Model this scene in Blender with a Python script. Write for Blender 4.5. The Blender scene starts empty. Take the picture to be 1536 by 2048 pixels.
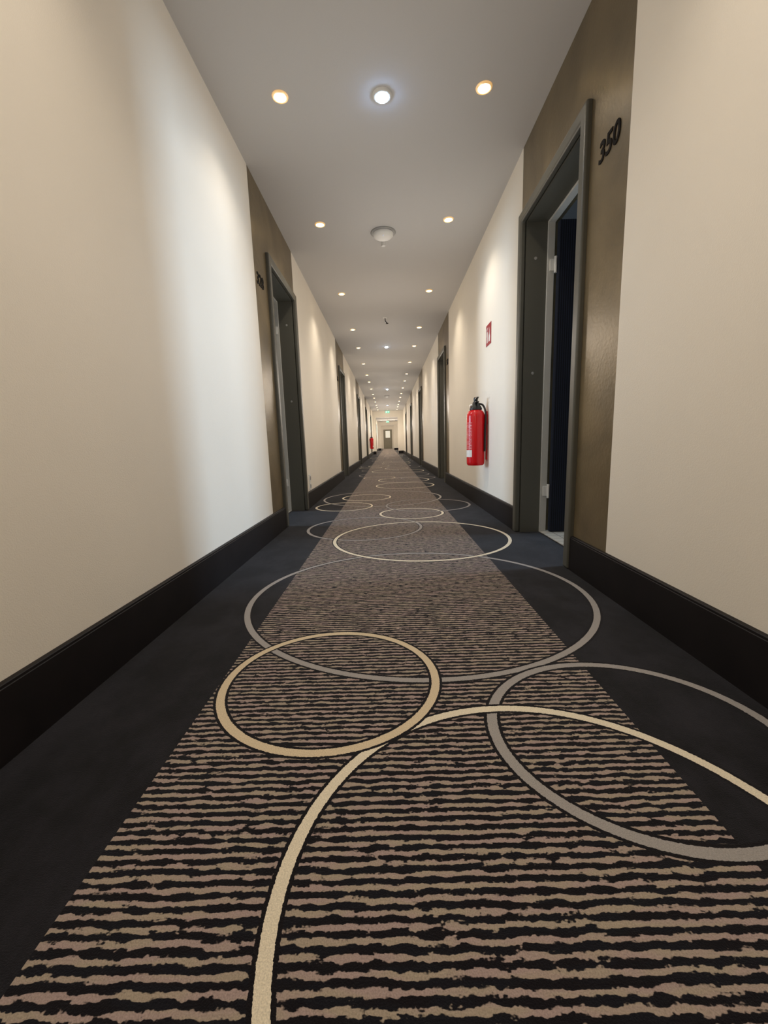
import bpy, bmesh, math, random
from mathutils import Vector, Matrix
random.seed(3)
scene = bpy.context.scene
COL = scene.collection
scene.view_settings.view_transform = 'Standard'
scene.view_settings.look = 'None'

# ---------------------------------------------------------------- dimensions
XL, XR, ZC = -0.889, 0.937, 2.537
YB, YPORT, YEND = -3.5, 25.3, 47.0
MOD = 4.68
T = 0.25

def s2l(c):
    return tuple(((v/255)/12.92 if v/255 <= .04045 else ((v/255+.055)/1.055)**2.4) for v in c) + (1.0,)

# ---------------------------------------------------------------- node helpers
def newmat(name):
    m = bpy.data.materials.new(name); m.use_nodes = True
    nt = m.node_tree
    return m, nt, nt.nodes['Principled BSDF']

def simple(name, rgb, rough=.5, metal=0, bump=None, emis=None, estr=0, spec=None, var=0.0, vscale=6):
    m, nt, b = newmat(name)
    b.inputs['Base Color'].default_value = s2l(rgb)
    b.inputs['Roughness'].default_value = rough
    b.inputs['Metallic'].default_value = metal
    if spec is not None: b.inputs['Specular IOR Level'].default_value = spec
    tc = nt.nodes.new('ShaderNodeTexCoord')
    if var:
        n = nt.nodes.new('ShaderNodeTexNoise'); n.inputs['Scale'].default_value = vscale
        n.inputs['Detail'].default_value = 6; n.inputs['Distortion'].default_value = .6
        nt.links.new(tc.outputs['Object'], n.inputs['Vector'])
        mr = nt.nodes.new('ShaderNodeMapRange'); mr.inputs[1].default_value = .32; mr.inputs[2].default_value = .68
        nt.links.new(n.outputs['Fac'], mr.inputs[0])
        mx = nt.nodes.new('ShaderNodeMix'); mx.data_type = 'RGBA'
        c = s2l(rgb)
        mx.inputs[6].default_value = tuple(v*(1-var) for v in c[:3])+(1,)
        mx.inputs[7].default_value = tuple(min(1, v*(1+var)) for v in c[:3])+(1,)
        nt.links.new(mr.outputs[0], mx.inputs[0])
        nt.links.new(mx.outputs[2], b.inputs['Base Color'])
    if bump:
        n = nt.nodes.new('ShaderNodeTexNoise'); n.inputs['Scale'].default_value = bump[0]
        n.inputs['Detail'].default_value = 3
        nt.links.new(tc.outputs['Object'], n.inputs['Vector'])
        bp = nt.nodes.new('ShaderNodeBump'); bp.inputs['Strength'].default_value = bump[1]
        bp.inputs['Distance'].default_value = bump[2]
        nt.links.new(n.outputs['Fac'], bp.inputs['Height'])
        nt.links.new(bp.outputs['Normal'], b.inputs['Normal'])
    if emis:
        b.inputs['Emission Color'].default_value = s2l(emis)
        b.inputs['Emission Strength'].default_value = estr
    return m

M_WALL = simple('wall_cream_plaster', (240, 233, 220), .75, bump=(260, .25, .002), var=.012, vscale=2)
M_CEIL = simple('ceiling_white_paint', (198, 197, 196), .85, bump=(200, .15, .002))
M_BROWN = simple('bronze_wall_paint', (120, 106, 80), .36, metal=.4, bump=(60, .3, .003), var=.24, vscale=3.2)
M_FRAME = simple('olive_grey_lacquer', (88, 87, 79), .42, bump=(300, .1, .001))
M_LINING = simple('light_grey_lining', (190, 190, 185), .5, var=.03)
M_LEAFG = simple('grey_door_leaf', (150, 149, 142), .5, var=.04)
M_BASE = simple('black_brown_baseboard', (23, 19, 20), .55, var=.2, vscale=8, spec=.25)
M_BLACK = simple('black_plastic', (20, 20, 20), .4, var=.05)
M_NUM = simple('dark_bronze_metal', (20, 17, 15), .8, var=.1, spec=.15)
M_WHITE = simple('white_plastic', (225, 225, 222), .45, var=.02)
M_GREYP = simple('grey_plastic', (150, 150, 148), .5, var=.05)
M_STEEL = simple('brushed_steel', (190, 188, 182), .3, metal=.9, var=.05)
M_BRASSGLOW = simple('metal_ring_painted_glow', (225, 205, 170), .35, metal=.6, var=.05, emis=(255, 196, 120), estr=.55)  # metal trim with emission that paints the lamp's warm halo onto it
M_RED = simple('red_enamel', (206, 6, 18), .25, var=.05)
M_SIGNRED = simple('sign_red', (158, 24, 32), .5, var=.03)
M_SIGNWHITE = simple('sign_white', (235, 230, 225), .5, var=.02)
M_WARM = simple('warm_lamp_glow', (255, 235, 200), .5, emis=(255, 226, 170), estr=14)
M_COOL = simple('cool_led_glow', (235, 245, 255), .5, emis=(165, 205, 255), estr=60)
M_INDIC = simple('indicator_led', (200, 205, 215), .5, emis=(200, 215, 255), estr=.3)
M_GREEN = simple('green_sign_glow', (60, 190, 140), .5, emis=(110, 215, 175), estr=.8)
M_SIGNGLOW = simple('white_sign_glow', (240, 250, 245), .5, emis=(235, 255, 245), estr=1.0)
M_PAPER = simple('pale_window_panel', (235, 235, 225), .5, emis=(240, 240, 225), estr=.35)
M_ENDDOOR = simple('beige_grey_door', (128, 122, 104), .5, var=.05)

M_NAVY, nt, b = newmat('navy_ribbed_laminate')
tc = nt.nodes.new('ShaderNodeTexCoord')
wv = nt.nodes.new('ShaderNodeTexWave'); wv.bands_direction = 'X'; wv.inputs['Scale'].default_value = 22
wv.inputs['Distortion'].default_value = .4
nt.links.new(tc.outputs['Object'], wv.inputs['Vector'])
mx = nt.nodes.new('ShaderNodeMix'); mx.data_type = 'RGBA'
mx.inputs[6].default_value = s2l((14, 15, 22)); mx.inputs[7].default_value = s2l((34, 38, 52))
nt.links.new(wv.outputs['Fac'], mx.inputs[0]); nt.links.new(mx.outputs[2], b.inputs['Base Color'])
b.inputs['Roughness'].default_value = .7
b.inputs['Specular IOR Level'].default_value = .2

M_TILE, nt, b = newmat('pale_floor_tile')
tc = nt.nodes.new('ShaderNodeTexCoord')
bk = nt.nodes.new('ShaderNodeTexBrick'); bk.offset = 0; bk.inputs['Scale'].default_value = 3
bk.inputs['Color1'].default_value = s2l((195, 190, 178)); bk.inputs['Color2'].default_value = s2l((186, 181, 170))
bk.inputs['Mortar'].default_value = s2l((120, 115, 108)); bk.inputs['Mortar Size'].default_value = .01
nt.links.new(tc.outputs['Object'], bk.inputs['Vector']); nt.links.new(bk.outputs['Color'], b.inputs['Base Color'])
b.inputs['Roughness'].default_value = .5

M_LABEL, nt, b = newmat('extinguisher_label_print')
tc = nt.nodes.new('ShaderNodeTexCoord')
bk = nt.nodes.new('ShaderNodeTexBrick'); bk.inputs['Scale'].default_value = 1
bk.inputs['Brick Width'].default_value = .030; bk.inputs['Row Height'].default_value = .013
bk.inputs['Mortar Size'].default_value = .0030
bk.inputs['Color1'].default_value = s2l((232, 175, 170)); bk.inputs['Color2'].default_value = s2l((210, 70, 70))
bk.inputs['Mortar'].default_value = s2l((205, 14, 24))
sp = nt.nodes.new('ShaderNodeSeparateXYZ'); cb = nt.nodes.new('ShaderNodeCombineXYZ')
nt.links.new(tc.outputs['Object'], sp.inputs[0])
nt.links.new(sp.outputs['Y'], cb.inputs[0]); nt.links.new(sp.outputs['Z'], cb.inputs[1])
nt.links.new(cb.outputs[0], bk.inputs['Vector'])
nt.links.new(bk.outputs['Color'], b.inputs['Base Color']); b.inputs['Roughness'].default_value = .35

# ---------------------------------------------------------------- carpet
M_CARPET, nt, bs = newmat('patterned_carpet')
N, L = nt.nodes, nt.links
def math_(op, a, b_=None, c=None, clamp=False):
    n = N.new('ShaderNodeMath'); n.operation = op; n.use_clamp = clamp
    for i, v in enumerate((a, b_, c)):
        if v is None: continue
        if isinstance(v, (int, float)): n.inputs[i].default_value = v
        else: L.new(v, n.inputs[i])
    return n.outputs[0]
def noise(vec, scale, detail=2, rough=.5):
    n = N.new('ShaderNodeTexNoise'); n.inputs['Scale'].default_value = scale
    n.inputs['Detail'].default_value = detail; n.inputs['Roughness'].default_value = rough
    L.new(vec, n.inputs['Vector']); return n.outputs['Fac']
def comb(x, y, z=0.0):
    n = N.new('ShaderNodeCombineXYZ')
    for i, v in enumerate((x, y, z)):
        if isinstance(v, (int, float)): n.inputs[i].default_value = v
        else: L.new(v, n.inputs[i])
    return n.outputs[0]
def mixc(f, a, b_):
    n = N.new('ShaderNodeMix'); n.data_type = 'RGBA'
    if isinstance(f, (int, float)): n.inputs[0].default_value = f
    else: L.new(f, n.inputs[0])
    for i, v in ((6, a), (7, b_)):
        if isinstance(v, tuple): n.inputs[i].default_value = v
        else: L.new(v, n.inputs[i])
    return n.outputs[2]
def sstep(v, lo, hi):
    n = N.new('ShaderNodeMapRange'); n.interpolation_type = 'SMOOTHSTEP'
    L.new(v, n.inputs[0]); n.inputs[1].default_value = lo; n.inputs[2].default_value = hi
    return n.outputs[0]
tc = N.new('ShaderNodeTexCoord')
sp = N.new('ShaderNodeSeparateXYZ'); L.new(tc.outputs['Object'], sp.inputs[0])
X, Y = sp.outputs['X'], sp.outputs['Y']
PER = .0180
wob = noise(comb(math_('MULTIPLY', X, 16), math_('MULTIPLY', Y, 18)), 1, 2)
y2 = math_('ADD', Y, math_('MULTIPLY', math_('SUBTRACT', wob, .5), .009))
fr = math_('FRACT', math_('DIVIDE', math_('ADD', y2, 10), PER))
tri = math_('MULTIPLY', math_('ABSOLUTE', math_('SUBTRACT', fr, .5)), 2)
nA = noise(comb(math_('MULTIPLY', X, 34), math_('MULTIPLY', Y, 90)), 1, 2, .55)
nB = noise(comb(math_('MULTIPLY', X, 170), math_('MULTIPLY', Y, 200)), 1, 1)
thr = math_('ADD', .42, math_('ADD', math_('MULTIPLY', math_('SUBTRACT', nA, .5), 2.0),
                              math_('MULTIPLY', math_('SUBTRACT', nB, .5), .6)))
lightm = sstep(math_('SUBTRACT', thr, tri), -.09, .09)
hue = noise(comb(math_('MULTIPLY', X, 9), math_('MULTIPLY', Y, 40)), 1, 2)
tuft = noise(comb(math_('MULTIPLY', X, 1), math_('MULTIPLY', Y, 1)), 420, 2)
lightc = mixc(sstep(hue, .35, .65), s2l((158, 139, 133)), s2l((157, 144, 127)))
darkc = mixc(sstep(hue, .4, .6), s2l((18, 15, 19)), s2l((20, 20, 26)))
stripe = mixc(lightm, darkc, lightc)
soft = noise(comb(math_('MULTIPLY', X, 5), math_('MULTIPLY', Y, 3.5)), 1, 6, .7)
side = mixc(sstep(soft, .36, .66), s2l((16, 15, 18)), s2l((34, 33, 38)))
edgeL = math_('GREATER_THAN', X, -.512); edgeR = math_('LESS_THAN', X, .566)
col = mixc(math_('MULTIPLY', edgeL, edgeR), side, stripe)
P0, PP = .03, 7.06
yw = math_('ADD', math_('MODULO', math_('ADD', math_('SUBTRACT', Y, P0), PP*4), PP), P0)
fuzz = math_('MULTIPLY', math_('SUBTRACT', nB, .5), .004)
BEI, CRE, GRY, LG = (208, 190, 160), (222, 211, 188), (154, 149, 145), (166, 161, 155)
rings = [(.110, 1.797, .705, 1.062, GRY), (.553, .873, .304, 1.10, GRY), (.265, .512, .466, 1.0, CRE), (-.188, 1.12, .306, 1.034, BEI),
         (-.21, 3.33, .46, 1.02, GRY), (.215, 2.91, .605, 1.035, CRE), (.206, 3.96, .305, 1.02, CRE), (.41, 4.47, .45, 1.02, GRY),
         (-.09, 5.17, .72, 1.02, LG), (-.5, 4.51, .31, 1.02, CRE), (-.29, 5.23, .305, 1.02, CRE), (.25, 6.6, .466, 1, CRE)]
W = .022
for (cx, cy, R, ax, c) in rings:
    pos = comb(math_('MULTIPLY', math_('SUBTRACT', X, cx), 1/ax), math_('SUBTRACT', yw, cy))
    vd = N.new('ShaderNodeVectorMath'); vd.operation = 'LENGTH'
    L.new(pos, vd.inputs[0])
    e = math_('ABSOLUTE', math_('ADD', math_('SUBTRACT', vd.outputs['Value'], R-W/2), fuzz))
    col = mixc(math_('LESS_THAN', e, W/2+.007), col, s2l((20, 17, 20)))
    col = mixc(math_('LESS_THAN', e, W/2), col, s2l(c))
tv = N.new('ShaderNodeMix'); tv.data_type = 'RGBA'; tv.blend_type = 'MULTIPLY'; tv.inputs[0].default_value = 1
L.new(col, tv.inputs[6])
g = math_('ADD', .60, math_('MULTIPLY', tuft, .76))
L.new(comb(g, g, g), tv.inputs[7])
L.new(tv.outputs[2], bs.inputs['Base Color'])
bs.inputs['Roughness'].default_value = .95
bs.inputs['Specular IOR Level'].default_value = .12
bs.inputs['Sheen Weight'].default_value = .09
bs.inputs['Sheen Tint'].default_value = (.92, .95, 1, 1)
bp = N.new('ShaderNodeBump'); bp.inputs['Strength'].default_value = .5; bp.inputs['Distance'].default_value = .003
L.new(tuft, bp.inputs['Height']); L.new(bp.outputs['Normal'], bs.inputs['Normal'])

# ---------------------------------------------------------------- mesh helpers
def add_obj(name, bm, mats, smooth=False, parent=None, bevel=None, loc=None, structure=False):
    me = bpy.data.meshes.new(name)
    bmesh.ops.recalc_face_normals(bm, faces=bm.faces)
    bm.to_mesh(me); bm.free()
    if not isinstance(mats, (list, tuple)): mats = [mats]
    for m in mats: me.materials.append(m)
    if smooth:
        for p in me.polygons: p.use_smooth = True
        try: me.set_sharp_from_angle(angle=math.radians(40))
        except Exception: pass
    o = bpy.data.objects.new(name, me); COL.objects.link(o)
    if loc: o.location = loc
    if bevel:
        md = o.modifiers.new('bevel', 'BEVEL'); md.width = bevel; md.segments = 3; md.limit_method = 'ANGLE'
        for p in me.polygons: p.use_smooth = True
        try: me.set_sharp_from_angle(angle=math.radians(60))
        except Exception: pass
    if parent: o.parent = parent
    if structure: o['kind'] = 'structure'
    return o

def bbox(bm, lo, hi, mi=0):
    x0, y0, z0 = [min(a, c) for a, c in zip(lo, hi)]; x1, y1, z1 = [max(a, c) for a, c in zip(lo, hi)]
    v = [bm.verts.new(p) for p in ((x0, y0, z0), (x1, y0, z0), (x1, y1, z0), (x0, y1, z0),
                                   (x0, y0, z1), (x1, y0, z1), (x1, y1, z1), (x0, y1, z1))]
    for f in ((3, 2, 1, 0), (4, 5, 6, 7), (0, 1, 5, 4), (1, 2, 6, 5), (2, 3, 7, 6), (3, 0, 4, 7)):
        bm.faces.new([v[i] for i in f]).material_index = mi

def box(name, lo, hi, mat, **k):
    bm = bmesh.new(); bbox(bm, lo, hi); return add_obj(name, bm, mat, **k)

def lathe_bm(prof, seg=32, bm=None, M=None):
    bm = bm or bmesh.new(); M = M or Matrix()
    rows = []
    for r, z in prof:
        if r < 1e-6: rows.append([bm.verts.new(M @ Vector((0, 0, z)))])
        else: rows.append([bm.verts.new(M @ Vector((r*math.cos(2*math.pi*i/seg), r*math.sin(2*math.pi*i/seg), z))) for i in range(seg)])
    for a, b_ in zip(rows, rows[1:]):
        for i in range(seg):
            j = (i+1) % seg
            if len(a) == 1 and len(b_) == 1: continue
            if len(a) == 1: bm.faces.new((a[0], b_[i], b_[j]))
            elif len(b_) == 1: bm.faces.new((a[i], a[j], b_[0]))
            else: bm.faces.new((a[i], a[j], b_[j], b_[i]))
    return bm

def extr_poly(bm, pts, x0, x1):
    a = [bm.verts.new((x0, p[0], p[1])) for p in pts]; b_ = [bm.verts.new((x1, p[0], p[1])) for p in pts]
    bm.faces.new(a); bm.faces.new(b_[::-1])
    n = len(pts)
    for i in range(n):
        bm.faces.new((a[i], b_[i], b_[(i+1) % n], a[(i+1) % n]))

def u_frame(bm, y0, y1, zt, t, x0, x1):
    extr_poly(bm, [(y0, 0), (y0, zt), (y1, zt), (y1, 0), (y1-t, 0), (y1-t, zt-t), (y0+t, zt-t), (y0+t, 0)], x0, x1)

def tube(bm, pts, r, seg=10):
    rings_ = []
    for i, p in enumerate(pts):
        d = (pts[min(i+1, len(pts)-1)] - pts[max(i-1, 0)]).normalized()
        u = d.orthogonal().normalized() if i == 0 else (u - d*u.dot(d)).normalized()
        v = d.cross(u)
        rings_.append([bm.verts.new(p + r*(math.cos(2*math.pi*k/seg)*u + math.sin(2*math.pi*k/seg)*v)) for k in range(seg)])
    for a, b_ in zip(rings_, rings_[1:]):
        for k in range(seg): bm.faces.new((a[k], a[(k+1) % seg], b_[(k+1) % seg], b_[k]))
    bm.faces.new(rings_[0]); bm.faces.new(rings_[-1][::-1])

def empty(name, loc=(0, 0, 0)):
    e = bpy.data.objects.new(name, None); COL.objects.link(e); e.location = loc; e.empty_display_size = .1
    return e
def tag(o, label, cat, group=None):
    o['label'] = label; o['category'] = cat
    if group: o['group'] = group

# ---------------------------------------------------------------- shell
fl = box('floor', (-1.04, YB, -.06), (1.09, YEND+.3, 0), M_CARPET, structure=True)
ce = box('ceiling', (-6.6, YB, ZC), (6.6, YEND+.3, ZC+.1), M_CEIL, structure=True)

DW, DH = .97, 2.135
right_doors = [2.09+MOD*k for k in range(5)] + [29.5, 36.5]
left_doors = [3.42+MOD*k for k in range(5)] + [32.0, 39.0]
def build_wall(name, xin, sgn, doors):
    bm = bmesh.new(); xo = xin + sgn*T
    y = YB
    for d in doors:
        a, b_ = d+.04, d+DW-.04
        bbox(bm, (xin, y, 0), (xo, d-.32, ZC), 0)
        bbox(bm, (xin, d-.32, 0), (xo, a, ZC), 1)
        bbox(bm, (xin, a, DH-.04), (xo, b_, ZC), 1)
        bbox(bm, (xin, b_, 0), (xo, d+DW-.005, ZC), 1)
        y = d+DW-.005
    bbox(bm, (xin, y, 0), (xo, YEND, ZC), 0)
    return add_obj(name, bm, [M_WALL, M_BROWN], structure=True)
build_wall('wall_left', XL, -1, left_doors)
build_wall('wall_right', XR, 1, right_doors)
box('wall_back', (XL-T, YB-.1, 0), (XR+T, YB, ZC), M_WALL, structure=True)
box('wall_end', (XL-T, YEND, 0), (XR+T, YEND+.2, ZC), M_WALL, structure=True)

def portal(name, y, xa, xb, zt):
    bm = bmesh.new()
    extr = [(XL, 0), (XL, ZC), (XR, ZC), (XR, 0), (xb, 0), (xb, zt), (xa, zt), (xa, 0)]
    a = [bm.verts.new((p[0], y, p[1])) for p in extr]; b_ = [bm.verts.new((p[0], y+.25, p[1])) for p in extr]
    bm.faces.new(a); bm.faces.new(b_[::-1])
    for i in range(8): bm.faces.new((a[i], b_[i], b_[(i+1) % 8], a[(i+1) % 8]))
    add_obj(name, bm, M_WALL, structure=True)
portal('wall_portal', YPORT, -.70, .62, 2.17)
portal('wall_far_portal', 38.0, -.62, .56, 2.2)
for k, (a, b_) in enumerate([(XL+.02, -.70), (.62, XR-.02)]):
    box('baseboard_portal', (a, YPORT-.018, 0), (b_, YPORT, .175), M_BASE, structure=True)
for k, (a, b_) in enumerate([(XL+.02, -.62), (.56, XR-.02)]):
    box('baseboard_portal', (a, 38-.018, 0), (b_, 38, .175), M_BASE, structure=True)

def baseboards(name, xin, sgn, doors):
    y = YB; segs = []
    for d in doors:
        segs.append((y, d)); y = d+DW
    segs.append((y, YEND))
    for a, b_ in segs:
        bm = bmesh.new()
        x = xin
        pts = [(x, 0), (x-sgn*.018, 0), (x-sgn*.018, .166), (x-sgn*.016, .1675), (x-sgn*.016, .174), (x-sgn*.014, .176), (x, .176)]
        va = [bm.verts.new((p[0], a, p[1])) for p in pts]; vb = [bm.verts.new((p[0], b_, p[1])) for p in pts]
        bm.faces.new(va); bm.faces.new(vb[::-1])
        for i in range(len(pts)): bm.faces.new((va[i], vb[i], vb[(i+1) % len(pts)], va[(i+1) % len(pts)]))
        add_obj(name, bm, M_BASE, structure=True)
baseboards('baseboard_left', XL, -1, left_doors)
baseboards('baseboard_right', XR, 1, right_doors)

# rooms behind the two open doors, daylight from their windows
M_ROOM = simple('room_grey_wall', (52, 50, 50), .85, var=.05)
M_PANE = simple('daylight_pane', (220, 232, 245), .3, emis=(205, 225, 255), estr=2)
def guest_room(s, ya, yb, yw_, n, energy):
    x0 = (XR if s > 0 else XL) + s*T
    bm = bmesh.new()
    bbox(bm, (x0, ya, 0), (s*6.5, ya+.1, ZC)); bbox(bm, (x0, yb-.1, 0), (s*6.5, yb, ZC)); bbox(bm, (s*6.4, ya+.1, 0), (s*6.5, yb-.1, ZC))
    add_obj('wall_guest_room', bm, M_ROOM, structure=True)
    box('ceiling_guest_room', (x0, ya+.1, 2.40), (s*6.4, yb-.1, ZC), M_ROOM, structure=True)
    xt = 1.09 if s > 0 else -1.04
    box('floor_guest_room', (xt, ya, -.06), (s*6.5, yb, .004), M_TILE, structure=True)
    we = empty('window_%d' % n, (s*6.38, yw_, 1.45)); we['kind'] = 'structure'
    bm = bmesh.new(); extr_poly(bm, [(-.55, -.85), (-.55, .85), (.55, .85), (.55, -.85), (.48, -.85), (.48, .78), (-.48, .78), (-.48, -.85)], -.03, .018)
    bbox(bm, (-.03, -.48, -.85), (.018, .48, -.78))
    add_obj('window_frame', bm, M_WHITE, parent=we)
    box('window_pane', (.0, -.48, -.78), (s*.01, .48, .78), M_PANE, parent=we)
    ld = bpy.data.lights.new('daylight', 'AREA'); ld.shape = 'RECTANGLE'; ld.size = 1.0; ld.size_y = 1.3
    ld.energy = energy; ld.color = (.58, .78, 1)
    lo = bpy.data.objects.new('daylight', ld); COL.objects.link(lo); lo.parent = we; lo.location = (-s*.06, 0, .1)
    lo.rotation_euler = (math.pi/2, 0, s*math.pi/2)
guest_room(1, .9, 4.7, 3.0, 1, 225)
guest_room(-1, 2.2, 6.0, 4.15, 2, 190)

# ---------------------------------------------------------------- doors
dn = 0
def make_door(xin, sgn, y0, opened=False):
    global dn
    dn += 1
    e = empty('door_%d' % dn, (xin, y0+DW/2, 0)); e['kind'] = 'structure'
    off = Vector((-xin, -(y0+DW/2), 0))
    def P(o): o.parent = e; o.location = off; return o
    bm = bmesh.new(); u_frame(bm, y0, y0+DW, DH, .062, xin-sgn*.026, xin+sgn*.012)
    P(add_obj('door_frame', bm, M_FRAME, bevel=.011))
    bm = bmesh.new(); u_frame(bm, y0+.042, y0+DW-.042, DH-.042, .024, xin+sgn*.012, xin+sgn*.150)
    P(add_obj('jamb_lining', bm, M_FRAME))
    bm = bmesh.new(); u_frame(bm, y0+.042, y0+DW-.042, DH-.042, .036, xin+sgn*.150, xin+sgn*.195)
    P(add_obj('door_rebate', bm, M_LINING, bevel=.002))
    ya, yb, zt = y0+.084, y0+DW-.084, DH-.080
    if not opened:
        P(box('door_leaf', (xin+sgn*.155, ya-.004, .006), (xin+sgn*.195, yb+.004, zt), M_LEAFG, bevel=.002))
        yh = (yb-.07)
        bm = bmesh.new()
        tube(bm, [Vector((xin+sgn*.155, yh, 1.03)), Vector((xin+sgn*.105, yh, 1.03)), Vector((xin+sgn*.10, yh-.01, 1.03)), Vector((xin+sgn*.10, yh-.12, 1.03))], .009)
        P(add_obj('door_handle', bm, M_STEEL, smooth=True))
    else:
        xh = xin+sgn*.210
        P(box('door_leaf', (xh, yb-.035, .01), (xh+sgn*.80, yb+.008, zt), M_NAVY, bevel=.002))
        for hz in (.30, 1.80):
            bm = bmesh.new()
            tube(bm, [Vector((xin+sgn*.200, yb-.004, hz-.05)), Vector((xin+sgn*.200, yb-.004, hz+.05))], .009)
            bbox(bm, (xin+sgn*.165, yb-.004, hz-.035), (xin+sgn*.200, yb+.006, hz+.035))
            P(add_obj('hinge', bm, M_WHITE))
        for hz in (1.12, 1.85) :
            bm = lathe_bm([(0, -.004), (.008, -.004), (.010, 0), (.0, .003)], 16, M=Matrix.Translation((xin+sgn*.075, y0+DW-.068, hz)) @ Matrix.Rotation(math.pi/2, 4, 'X'))
            P(add_obj('screw_cap', bm, M_GREYP, smooth=True))
    return e
for i, d in enumerate(right_doors): make_door(XR, 1, d, i == 0)
for i, d in enumerate(left_doors): make_door(XL, -1, d, i == 0)
e = empty('door_%d' % (dn+1), (0, YEND, 0)); e['kind'] = 'structure'
o = box('door_leaf', (-.47, -.05, 0), (.47, -.01, 2.1), M_ENDDOOR, parent=e)
o = box('door_pane', (-.25, -.06, 1.2), (.25, -.05, 1.95), M_PAPER, parent=e)

# ---------------------------------------------------------------- room numbers
def number(txt, side, y, z, size=.112):
    cu = bpy.data.curves.new('t', 'FONT'); cu.body = txt; cu.size = size; cu.extrude = .0018; cu.offset = .0022
    cu.shear = .10; cu.align_x = 'CENTER'; cu.align_y = 'CENTER'
    t = bpy.data.objects.new('t', cu); COL.objects.link(t)
    bpy.context.view_layer.update()
    me = bpy.data.meshes.new_from_object(t.evaluated_get(bpy.context.evaluated_depsgraph_get()))
    bpy.data.objects.remove(t)
    me.materials.clear(); me.materials.append(M_NUM)
    o = bpy.data.objects.new('room_number', me); COL.objects.link(o)
    if side > 0:
        R = Matrix(((0, 0, -1), (-1, 0, 0), (0, 1, 0))); x = XR-.0017
    else:
        R = Matrix(((0, 0, 1), (1, 0, 0), (0, 1, 0))); x = XL+.0017
    o.matrix_world = Matrix.Translation((x, y, z)) @ R.to_4x4()
    tag(o, 'dark metal room number %s on bronze painted wall beside a door' % txt, 'room number')
number('350', 1, 1.925, 1.852); number('328', -1, 3.22, 1.855)
number('352', 1, 1.905+MOD, 1.85); number('326', -1, 3.22+MOD, 1.855)

# ---------------------------------------------------------------- downlights
pairsY = [2.57-MOD, 3.90-MOD, 5.58-MOD]
for k in range(5):
    pairsY += [2.57+MOD*k, 3.90+MOD*k, 5.58+MOD*k]
pairsY = [y for y in pairsY if y < YPORT-.5]
far_pairs = [27.5, 31.5, 35.5, 40, 44]
ring_me = lamp_me = None
SPOT, FILL = 18.5, 8.0
def downlight(x, y, k=1.0, grp='recessed ceiling downlights'):
    global ring_me, lamp_me
    root = empty('downlight', (x, y, ZC))
    tag(root, 'small round recessed downlight glowing warm white in the ceiling', 'ceiling light', grp)
    if ring_me is None:
        bm = lathe_bm([(.032, -.002), (.033, -.007), (.037, -.009), (.042, -.006), (.044, 0)], 32)
        r = add_obj('trim_ring', bm, M_BRASSGLOW, smooth=True, parent=root); ring_me = r.data
        bm = lathe_bm([(0, -.014), (.014, -.012), (.024, -.008), (.032, -.002), (.0315, 0)], 32)
        l = add_obj('lamp', bm, M_WARM, smooth=True, parent=root); lamp_me = l.data
    else:
        for nm, me in (('trim_ring', ring_me), ('lamp', lamp_me)):
            o = bpy.data.objects.new(nm, me); COL.objects.link(o); o.parent = root
    ld = bpy.data.lights.new('downlight_beam', 'SPOT'); ld.energy = SPOT*k; ld.color = (1, .87, .71)
    ld.spot_size = math.radians(120); ld.spot_blend = .85; ld.shadow_soft_size = .025
    lo = bpy.data.objects.new('downlight_beam', ld); COL.objects.link(lo); lo.parent = root; lo.location = (0, 0, -.035)
    return root
def pair(y, k=1.0, ks=1.0):
    downlight(-.526, y, k); r = downlight(.570, y, k)
    if ks <= 0: return
    ld = bpy.data.lights.new('corridor_fill_light', 'POINT'); ld.energy = FILL*ks; ld.color = (1, .90, .80); ld.shadow_soft_size = .12  # unseen fill point added mid-corridor to even out ceiling and wall brightness
    lo = bpy.data.objects.new('corridor_fill_light', ld); COL.objects.link(lo); lo.parent = r; lo.location = (-.546, 0, -1.0)
for y in pairsY: pair(y, (.62 if 2 < y < 3 else 1.0) if y < 20 else 1.6, 0 if y < 0 else ((1 if y < 20 else 1.8) if not 2 < y < 3 else .75))
for y in far_pairs: pair(y, 4.2, 5.5)

# emergency LEDs
for i, y in enumerate((2.59, 8.55, 15.1, 21.5)):
    root = empty('emergency_light', (.024, y, ZC))
    tag(root, 'small round emergency LED in the ceiling glowing cool white', 'ceiling light', 'cool white emergency lights')
    bm = lathe_bm([(.036, -.012), (.044, -.012), (.052, -.006), (.054, 0)], 32)
    add_obj('housing', bm, M_WHITE, smooth=True, parent=root)
    bm = lathe_bm([(0, -.030), (.018, -.028), (.030, -.020), (.036, -.008), (.036, 0)], 32)
    add_obj('lens', bm, M_COOL, smooth=True, parent=root)
    ld = bpy.data.lights.new('led_beam', 'SPOT'); ld.energy = 16; ld.color = (.60, .78, 1); ld.spot_size = math.radians(125)
    ld.spot_blend = .8; ld.shadow_soft_size = .03
    lo = bpy.data.objects.new('led_beam', ld); COL.objects.link(lo); lo.parent = root; lo.location = (0, 0, -.04)

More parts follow.
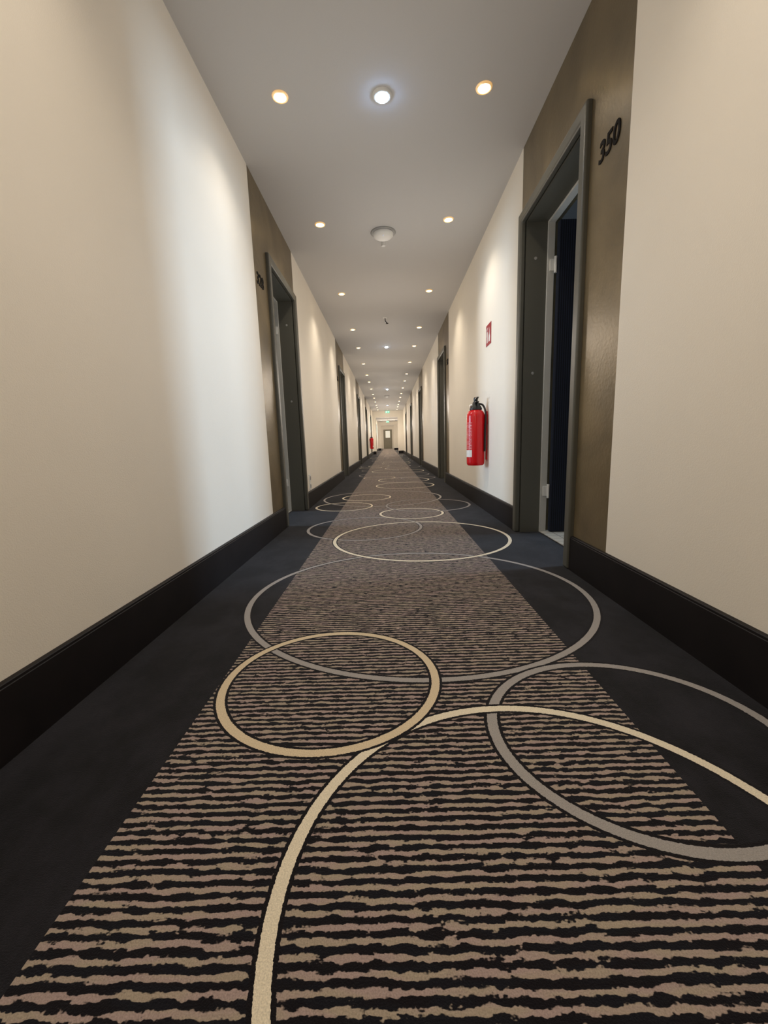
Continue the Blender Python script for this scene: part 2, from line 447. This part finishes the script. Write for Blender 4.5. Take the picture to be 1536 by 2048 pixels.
# smoke detectors
for y in (4.08, 17.3):
    root = empty('smoke_detector', (.012, y, ZC))
    tag(root, 'white round smoke detector on grey base fixed to the ceiling', 'smoke detector')
    add_obj('mounting_base', lathe_bm([(0, -.012), (.105, -.012), (.112, -.006), (.112, 0)], 40), M_GREYP, smooth=True, parent=root)
    add_obj('body', lathe_bm([(0, -.046), (.06, -.045), (.080, -.040), (.090, -.030), (.092, -.014), (.090, -.011)], 40), M_WHITE, smooth=True, parent=root)
    bm = lathe_bm([(0, -.006), (.005, -.004), (.006, 0)], 12, M=Matrix.Translation((0, -.05, -.0445)))
    add_obj('indicator_light', bm, M_INDIC, smooth=True, parent=root)
    bm = lathe_bm([(0, -.045), (.018, -.044), (.022, -.03), (.022, 0)], 20, M=Matrix.Translation((0, .16, 0)))
    add_obj('sensor_knob', bm, M_WHITE, smooth=True, parent=root)

# sprinkler
root = empty('sprinkler_head', (.01, 6.65, ZC))
tag(root, 'small dark metal sprinkler head below a white ceiling rose', 'sprinkler')
add_obj('ceiling_rose', lathe_bm([(0, -.01), (.028, -.008), (.034, 0)], 24), M_WHITE, smooth=True, parent=root)
bm = bmesh.new()
tube(bm, [Vector((0, 0, -.008)), Vector((0.004, 0, -.05)), Vector((.03, -.02, -.085))], .006)
lathe_bm([(0, -.094), (.02, -.092), (.02, -.088), (0, -.086)], 16, bm=bm, M=Matrix.Translation((.03, -.02, 0)))
add_obj('nozzle', bm, M_NUM, smooth=True, parent=root)

# exit signs
for (y, z, w) in ((24.0, 2.38, .24), (34.0, 2.32, .24)):
    root = empty('exit_sign', (.02, y, ZC))
    tag(root, 'glowing green emergency exit sign hanging from the ceiling', 'exit sign')
    zz = z-ZC
    box('sign_panel', (-w/2, -.02, zz-.06), (w/2, .02, zz+.06), M_GREEN, parent=root, bevel=.004)
    bm = bmesh.new()
    bbox(bm, (-.09, -.024, zz-.045), (-.04, -.02, zz+.045))
    arrow = [(0.0, .012), (.05, .012), (.05, .035), (.10, 0), (.05, -.035), (.05, -.012), (0.0, -.012)]
    bm.faces.new([bm.verts.new((a, -.022, zz+c)) for a, c in arrow])
    add_obj('pictogram', bm, M_SIGNGLOW, parent=root)
    bm = bmesh.new(); tube(bm, [Vector((0, 0, zz+.06)), Vector((0, 0, 0))], .008)
    add_obj('hanger', bm, M_WHITE, parent=root)

# sockets
for z in (.315, .225):
    root = empty('power_socket', (XL, 4.63, z))
    tag(root, 'white square wall power socket above the black baseboard', 'socket', 'white wall sockets')
    bm = bmesh.new(); bbox(bm, (0, -.041, -.041), (.009, .041, .041))
    add_obj('cover_plate', bm, M_WHITE, bevel=.003, parent=root)
    R = Matrix.Translation((.009, 0, 0)) @ Matrix.Rotation(math.pi/2, 4, 'Y')
    add_obj('socket_well', lathe_bm([(0, .0005), (.019, .0005), (.0195, .003), (.022, .003), (.023, 0)], 24, M=R), M_GREYP, smooth=True, parent=root)

# fire sign
root = empty('fire_extinguisher_sign', (XR, 3.96, 1.61))
tag(root, 'square red sign with white extinguisher and flame pictograms on cream wall', 'sign')
bm = bmesh.new(); bbox(bm, (-.004, -.09, -.09), (0, .09, .09)); add_obj('sign_plate', bm, M_SIGNRED, parent=root)
bm = bmesh.new()
def flat(pts, x=-.0052):
    bm.faces.new([bm.verts.new((x, -p[0], p[1])) for p in pts])
flat([(-.058, -.065), (-.022, -.065), (-.022, .02), (-.03, .032), (-.05, .032), (-.058, .02)])
flat([(-.045, .036), (-.035, .036), (-.035, .05), (-.012, .056), (-.014, .066), (-.045, .058)])
flat([(-.072, -.01), (-.066, -.01), (-.062, .045), (-.048, .054), (-.05, .06), (-.068, .05)])
flat([(.012, -.065), (.06, -.065), (.068, -.03), (.056, .0), (.05, -.018), (.045, .03), (.03, .062), (.03, .02), (.02, -.01), (.015, .005), (.006, -.035)])
add_obj('pictogram', bm, M_SIGNWHITE, parent=root)

# fire extinguishers
def extinguisher(x, y, z0, sgn):
    root = empty('fire_extinguisher', (x, y, z0))
    tag(root, 'red fire extinguisher with black head hung on cream wall', 'fire extinguisher')
    R = .083
    prof = [(0, .006), (.05, 0), (R-.012, 0), (R-.002, .012), (R, .03), (R, .455), (R-.003, .478), (R-.014, .500), (.050, .514), (.030, .520), (.028, .535), (0, .535)]
    add_obj('cylinder_body', lathe_bm(prof, 48), M_RED, smooth=True, parent=root)
    add_obj('valve_collar', lathe_bm([(0, .514), (.056, .513), (.058, .526), (.050, .545), (.034, .562), (.026, .588), (0, .590)], 32), M_BLACK, smooth=True, parent=root)
    bm = bmesh.new()
    prof2 = [(-.085, .578), (-.080, .588), (-.02, .592), (.03, .592), (.03, .578), (-.02, .576)]
    extr_poly(bm, prof2, -.014, .014)
    add_obj('carrying_handle', bm, M_BLACK, bevel=.003, parent=root)
    bm = bmesh.new()
    prof3 = [(-.090, .622), (-.088, .630), (-.02, .612), (.025, .606), (.025, .594), (-.02, .600)]
    extr_poly(bm, prof3, -.012, .012)
    add_obj('squeeze_lever', bm, M_STEEL, bevel=.003, parent=root)
    add_obj('strike_knob', lathe_bm([(0, .590), (.018, .590), (.020, .606), (.020, .622), (.012, .630), (0, .632)], 24), M_BLACK, smooth=True, parent=root)
    Mg = Matrix.Translation((-sgn*.045, -.012, .552)) @ Matrix.Rotation(-sgn*math.pi/2, 4, 'Y')
    add_obj('pressure_gauge', lathe_bm([(0, .012), (.013, .012), (.016, .008), (.016, -.01), (0, -.012)], 20, M=Mg), M_STEEL, smooth=True, parent=root)
    bm = bmesh.new()
    pts = []
    ctrl = [Vector((sgn*.02, 0, .57)), Vector((sgn*.062, -.02, .555)), Vector((sgn*.080, -.055, .48)), Vector((sgn*.076, -.060, .32)), Vector((sgn*.074, -.058, .13))]
    for i in range(len(ctrl)-1):
        p0 = ctrl[max(i-1, 0)]; p1 = ctrl[i]; p2 = ctrl[i+1]; p3 = ctrl[min(i+2, len(ctrl)-1)]
        for k in range(8):
            t = k/8
            pts.append(.5*((2*p1)+(p2-p0)*t+(2*p0-5*p1+4*p2-p3)*t*t+(3*p1-p0-3*p2+p3)*t**3))
    pts.append(ctrl[-1]); tube(bm, pts, .009)
    add_obj('hose', bm, M_BLACK, smooth=True, parent=root)
    bm = bmesh.new(); RL = R+.0008
    a0, a1 = (math.radians(150), math.radians(235)) if sgn > 0 else (math.radians(-55), math.radians(30))
    def patch(za, zb, r, aa, ab, mi):
        n = 20; prev = None
        for i in range(n+1):
            a = aa+(ab-aa)*i/n
            c = (bm.verts.new((r*math.cos(a), r*math.sin(a), za)), bm.verts.new((r*math.cos(a), r*math.sin(a), zb)))
            if prev: bm.faces.new((prev[0], c[0], c[1], prev[1])).material_index = mi
            prev = c
    patch(.15, .40, RL, a0, a1, 0); patch(.08, .145, RL, a0, a1, 1)
    add_obj('instruction_label', bm, [M_LABEL, M_SIGNWHITE], smooth=True, parent=root)
    bm = bmesh.new()
    bbox(bm, (sgn*.07, -.03, .38), (sgn*.108, .03, .47)); bbox(bm, (sgn*.095, -.02, .05), (sgn*.108, .02, .50))
    add_obj('wall_bracket', bm, M_RED, parent=root)
    return root
extinguisher(XR-.107, 4.0, .44, 1)
extinguisher(XL+.107, 20.3, .40, -1)

# ---------------------------------------------------------------- world & camera
w = bpy.data.worlds.new('world'); scene.world = w; w.use_nodes = True
w.node_tree.nodes['Background'].inputs[0].default_value = (.5, .5, .55, 1)
w.node_tree.nodes['Background'].inputs[1].default_value = .3

F = 830.0
fwd = Vector((776-768, 1024-885, -F)).normalized()
roll = math.radians(1.7)
up = Vector((-math.sin(roll), math.cos(roll), 0)); up = (up - fwd*up.dot(fwd)).normalized()
right = fwd.cross(up)
Rm = Matrix((right, fwd, up))
cam = bpy.data.cameras.new('camera'); co = bpy.data.objects.new('camera', cam); COL.objects.link(co)
cam.sensor_fit = 'VERTICAL'; cam.sensor_height = 36; cam.lens = 36*F/2048; cam.clip_start = .02; cam.clip_end = 200
co.matrix_world = Matrix.Translation((0, 0, .68)) @ Rm.to_4x4()
scene.camera = co
